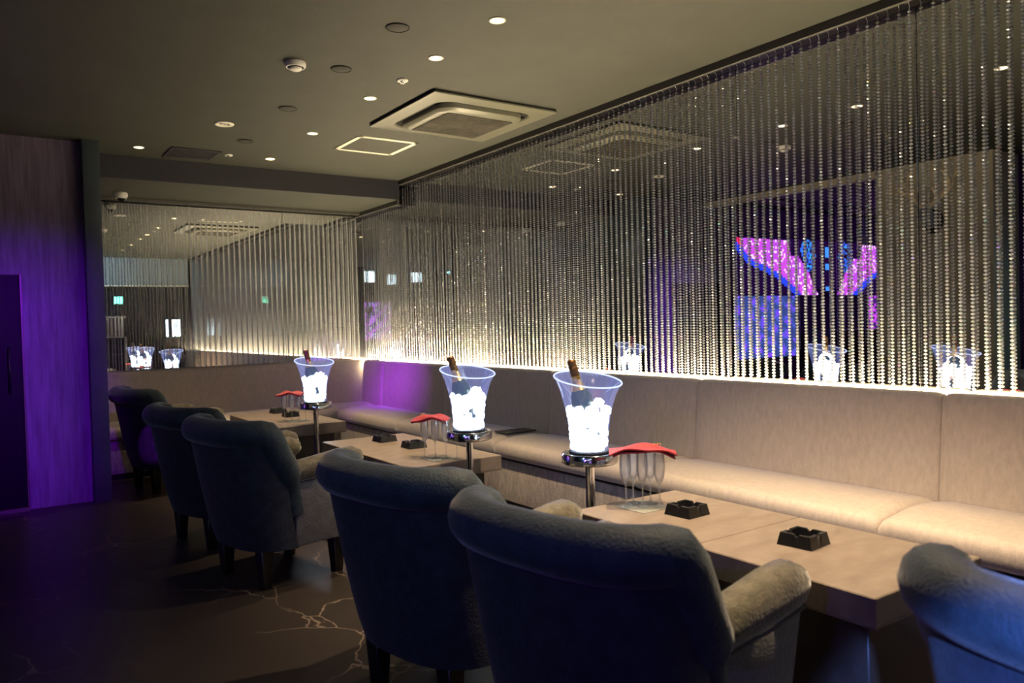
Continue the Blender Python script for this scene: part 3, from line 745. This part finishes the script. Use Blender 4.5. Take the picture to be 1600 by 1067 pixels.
def wingpix(x, z):
    xm = x if x > -2.83 else -5.66-x
    if inpoly(xm, z, WING):
        if z > 2.2 and xm > -.98: return (.9, .02, .12)
        if rs.random() < .16: return (.95, .6, 1.0)
        k = .5+.5*math.sin(xm*9+z*6)
        return (.42+.1*k, .06, .62)
    if inpoly(xm, z+.07, WING) or inpoly(xm-.08, z+.06, WING): return (.02, .05, .75)
    d1 = math.hypot((xm+2.38)/.18, (z-2.08)/.22); d2 = abs(xm+2.83)
    if d1 < 1 and rs.random() < .55: return (.03, .12+.3*rs.random()*(rs.random() < .3), .7)
    if d2 < .06 and (2.08 < z < 2.22 or 1.9 < z < 1.98 or 1.6 < z < 1.66): return (.05, .25, .9)
    if z < 1.62 and xm < -2.35: return (.003, .0, .01)
    return (.010, .002, .028)
screen('video_wall', -4.8, -.86, 1.545, 2.31, wingpix, .03, 'wide LED video wall showing magenta wings, seen in the mirror')
def sidepix(x, z):
    n_ = math.sin(x*23+z*7)+math.sin(z*31-x*11)+rs.uniform(-1.2, 1.2)
    if n_ > 1.1: return (.16, .05, .75)
    if n_ > .3: return (.05, .08, .45)
    return (.03, .05, .20)
screen('video_panel', -2.08, -.83, .72, 1.535, sidepix, .03, 'blue speckled LED panel under the left wing of the video wall')
screen('video_panel', -4.8, -3.85, .9, 1.535, lambda x, z: (.5, .05, .7) if rs.random() < .5 else (.04, .01, .12), .04, 'magenta LED panel under the right wing of the video wall')
tag(box('stage_counter', -3.6, -2.2, 6.05, 6.5, 0, 1.05, M['pedestal'], None, bev=.01), 'dark counter standing before the LED video wall, seen in the mirror', 'counter')
# purple lit soffit over the screens
struct(box('trim_5', -4.8, -.62, 6.50, 6.60, 2.40, 2.60, M['wall_paper']))
# thin bead curtain before the screens
ct = empty('bead_curtain', (0, 0, 0)); ct['side'] = 'back'
tag(ct, 'sparse fine bead curtain in front of the LED video wall, seen in the mirror', 'bead curtain')
box('rail', -4.6, -.9, 5.97, 6.0, CEIL-.03, CEIL-.001, M['rail'], ct, bev=.002, seg=1)
thin = strand_mesh('strand', CEIL-.06, .8, .04, .006, 77, 5, .3)
x = -1.2
while x > -4.5: strand(thin, ct, x, 5.985); x -= .16
# mounted deer head on the pillar
dh = tag(empty('deer_head', (-.347, 3.80, 2.12)), 'pale antlered deer head mounted on the taupe pillar, seen in the mirror', 'wall decoration')
lathe_o = lathe('plaque', [(0, 0), (.085, 0), (.095, .008), (.085, .018), (0, .018)], M['pedestal'], dh, 24); lathe_o.rotation_euler = (0, PI/2, 0); lathe_o.scale = (1.3, 1, 1)
tube('head', [(.03, 0, -.05), (.07, 0, -.01), (.12, 0, .05), (.16, 0, .07), (.20, 0, .05), (.25, 0, .005), (.28, 0, -.02)], [.030, .066, .058, .056, .046, .032, .018], M['fur'], dh, 12)
for s_ in (-1, 1):
    tube('ear', [(.14, s_*.045, .10), (.13, s_*.085, .13), (.125, s_*.125, .145)], [.014, .022, .004], M['fur'], dh, 8)
    an = tube('antler', [(.15, s_*.025, .11), (.13, s_*.10, .18), (.11, s_*.18, .26), (.12, s_*.20, .34), (.15, s_*.17, .42), (.16, s_*.12, .46)], [.022, .020, .018, .016, .012, .005], M['bone'], dh, 8)
    for p0, p1, p2 in (((.13, s_*.10, .18), (.17, s_*.11, .22), (.20, s_*.08, .29)), ((.11, s_*.18, .26), (.14, s_*.24, .29), (.17, s_*.26, .35)), ((.12, s_*.20, .34), (.10, s_*.25, .39), (.10, s_*.26, .44))):
        tube('tine', [p0, p1, p2], [.016, .013, .005], M['bone'], an, 6)
# lit signs on the front walls (behind the camera)
def sign(name, x, y, z, w_, h_, mat, label, cat='sign', glyph=None):
    t = tag(empty(name, (x, y, z)), label, cat)
    box('casing', -w_/2-.01, w_/2+.01, 0, .035, -h_/2-.01, h_/2+.01, M['black_plastic'], t, bev=.004, seg=1)
    box('lit_face', -w_/2, w_/2, .035, .042, -h_/2, h_/2, mat, t, bev=.002, seg=1)
    return t
sg = sign('exit_sign', 2.19, -.235, 1.885, .15, .13, M['sign_green'], 'small green lit emergency exit sign, seen in the back mirror')
for bx_ in ((-.045, -.035, .043, .05, -.04, .04), (-.035, .03, .043, .05, -.045, -.037), (.02, .05, .043, .05, -.02, .04)): pass
s1 = sign('menu_sign', 3.23, -.45, 1.34, .15, .33, M['sign_white'], 'upright white lit sign with red lettering, seen in the back mirror')
for k, (zz, ww) in enumerate(((.12, .09), (.10, .06), (.06, .10), (.03, .08), (-.01, .10), (-.05, .07))):
    box('print_line', -ww/2, ww/2, .042, .0435, zz-.006, zz+.004, M['sign_red'] if k < 3 else M['wall_dark'], s1)
s2 = sign('menu_sign', 3.06, -.45, 1.34, .04, .33, M['sign_white'], 'narrow white lit strip sign left of the upright sign, seen in the back mirror')
for i, (xx, zz, ww, hh) in enumerate(((-.60, 2.46, .28, .26), (-1.18, 2.40, .24, .24), (-1.85, 2.46, .28, .24))):
    s_ = sign('wall_screen', xx, -1.195, zz, ww, hh, M['sign_white'], ['first', 'second', 'third'][i]+' of three cold white lit squares high on the front wall, seen in both mirrors', 'sign')
    s_['group'] = 'cold white lit squares on the front wall'
def fp(x, z):
    return (.45, .1, .8) if math.sin(x*19+z*23)+rs.uniform(-1, 1) > .3 else ((.35, .45, .8) if rs.random() < .3 else (.03, .02, .12))
screen('video_panel', -1.12, -.45, .95, 1.85, fp, .04, 'violet LED panel low on the front wall, seen doubly in the mirror corner', off=-1.195, fy=1)
# pale slatted screen by the exit sign
ss = tag(empty('slatted_screen', (1.95, -.40, 0)), 'pale grey upright slatted screen below the green exit sign, seen in the back mirror', 'room divider')
for k in range(9): box('slat', -.20+k*.062, -.16+k*.062, -.015, .015, 1.20, 1.58, M['white_plastic'], ss)
box('post', -.27, -.21, -.02, .02, 0, 1.58, M['white_plastic'], ss); box('top_rail', -.27, .38, -.02, .02, 1.56, 1.59, M['white_plastic'], ss); box('bottom_rail', -.21, .38, -.02, .02, 1.18, 1.20, M['white_plastic'], ss)
box('post', .34, .38, -.02, .02, 0, 1.18, M['white_plastic'], ss)
# black vertical ribs on the front wall (dark fluted panelling)
wf = bpy.data.objects['wall_front']
for k in range(34): box('slat', 1.34+k*.064, 1.37+k*.064, -.5, -.478, .0, 2.15, M['black_plastic'], wf)

# thin grey folder on the seat behind the middle bucket
tag(box('menu_folder', 3.02, 3.28, 4.50, 4.66, .4775, .487, M['ash_in'], None, bev=.003, seg=1), 'thin dark menu folder lying on the banquette seat behind the middle ice bucket', 'folder')

# ------------------------------------------------------------------ unseen stage lamps; the blue, teal and violet washes are added
def stage_lamp(x, y, z, target, color, energy, size, blend, rad, label, aim_from=.16, barn=None):
    d_ = (Vector(target)-Vector((x, y, z))).normalized(); q = d_.to_track_quat('-Z', 'Y')
    t = tag(empty('stage_spotlight', (x, y, z)), label, 'stage light', 'club stage spotlights')
    t.rotation_mode = 'QUATERNION'; t.rotation_quaternion = q
    hg = tube('hanger', [(x, y, z+.05), (x, y, CEIL-.001)], .010, M['black_plastic'], t, 8)
    hg.matrix_parent_inverse = (Matrix.Translation((x, y, z)) @ q.to_matrix().to_4x4()).inverted()
    lathe('housing', [(.03, .16), (.055, .15), (.062, .08), (.062, -.02), (.058, -.02), (.058, .07), (0, .075)], M['black_plastic'], t, 20)
    tube('yoke', [(.07, 0, .03), (.075, 0, .12), (.04, 0, .20), (-.04, 0, .20), (-.075, 0, .12), (-.07, 0, .03)], .008, M['black_plastic'], t, 6)
    if barn:
        bw, bh, dd = barn                      # framing shutters giving a rectangular beam
        box('shutter', -.06, -bw, -.05, .05, -dd-.002, -dd, M['black_plastic'], t); box('shutter', bw, .06, -.05, .05, -dd-.002, -dd, M['black_plastic'], t)
        box('shutter', -bw, bw, bh, .06, -dd-.002, -dd, M['black_plastic'], t); box('shutter', -bw, bw, -.06, -bh, -dd-.002, -dd, M['black_plastic'], t)
    sp = bpy.data.lights.new('stage_beam', 'SPOT'); sp.energy = energy; sp.color = color; sp.spot_size = size; sp.spot_blend = blend; sp.shadow_soft_size = rad
    so = bpy.data.objects.new('stage_beam', sp); COL.objects.link(so); so.matrix_world = Matrix.Translation(Vector((x, y, z))+d_*.03) @ q.to_matrix().to_4x4()
    return t
stage_lamp(.45, 2.2, 2.45, (.22, 6.6, .85), (.26, .0, 1), 900, D(34), .4, .008, 'black spotlight throwing purple light on the ribbed wall by the column', barn=(.0088, .019, .12))
stage_lamp(-.25, 2.55, 2.45, (3.38, 7.03, .70), (.42, .03, 1), 2600, D(30), .1, .004, 'black framed spotlight throwing the purple patch on the banquette back', barn=(.0053, .0046, .12))
stage_lamp(-.15, 2.75, 2.50, (1.045, 6.35, .47), (.45, .03, 1), 700, D(3.6), .5, .01, 'black pin spotlight throwing the purple spot on the far armchair')
stage_lamp(-.30, -.60, 1.62, (1.30, .34, .55), (.15, .30, 1), 900, D(21), .25, .04, 'added unseen spotlight washing the near right armchair in blue')  # added lamp, there only to tint this chair blue
stage_lamp(-1.6, .9, 2.45, (1.3, 3.2, .5), (.14, .42, .50), 60, D(70), .8, .03, 'added unseen spotlight washing the armchair backs in dim teal')  # added lamp for the teal cast on the chairs
stage_lamp(-2.4, 2.2, 2.45, (-2.6, 6.6, 2.3), (.35, .03, 1), 60, D(60), .8, .05, 'black spotlight colouring the soffit over the video wall purple')
stage_lamp(1.45, .7, 2.45, (2.6, -.4, 2.35), (.35, .70, 1), 30, D(90), .8, .10, 'black spotlight lighting the boxed beam pale blue')
stage_lamp(-1.5, .2, 1.95, (.95, 1.9, .35), (.22, .06, .9), 55, D(70), .8, .03, 'added unseen spotlight washing the nearest armchair backs in dim violet')  # added fill that lifts the dark chair backs towards violet
stage_lamp(-.48, 2.05, 2.50, (.97, 6.80, .80), (.45, .05, 1), 150, D(4), .6, .01, 'black pin spotlight tinting the roll of the far armchair purple')
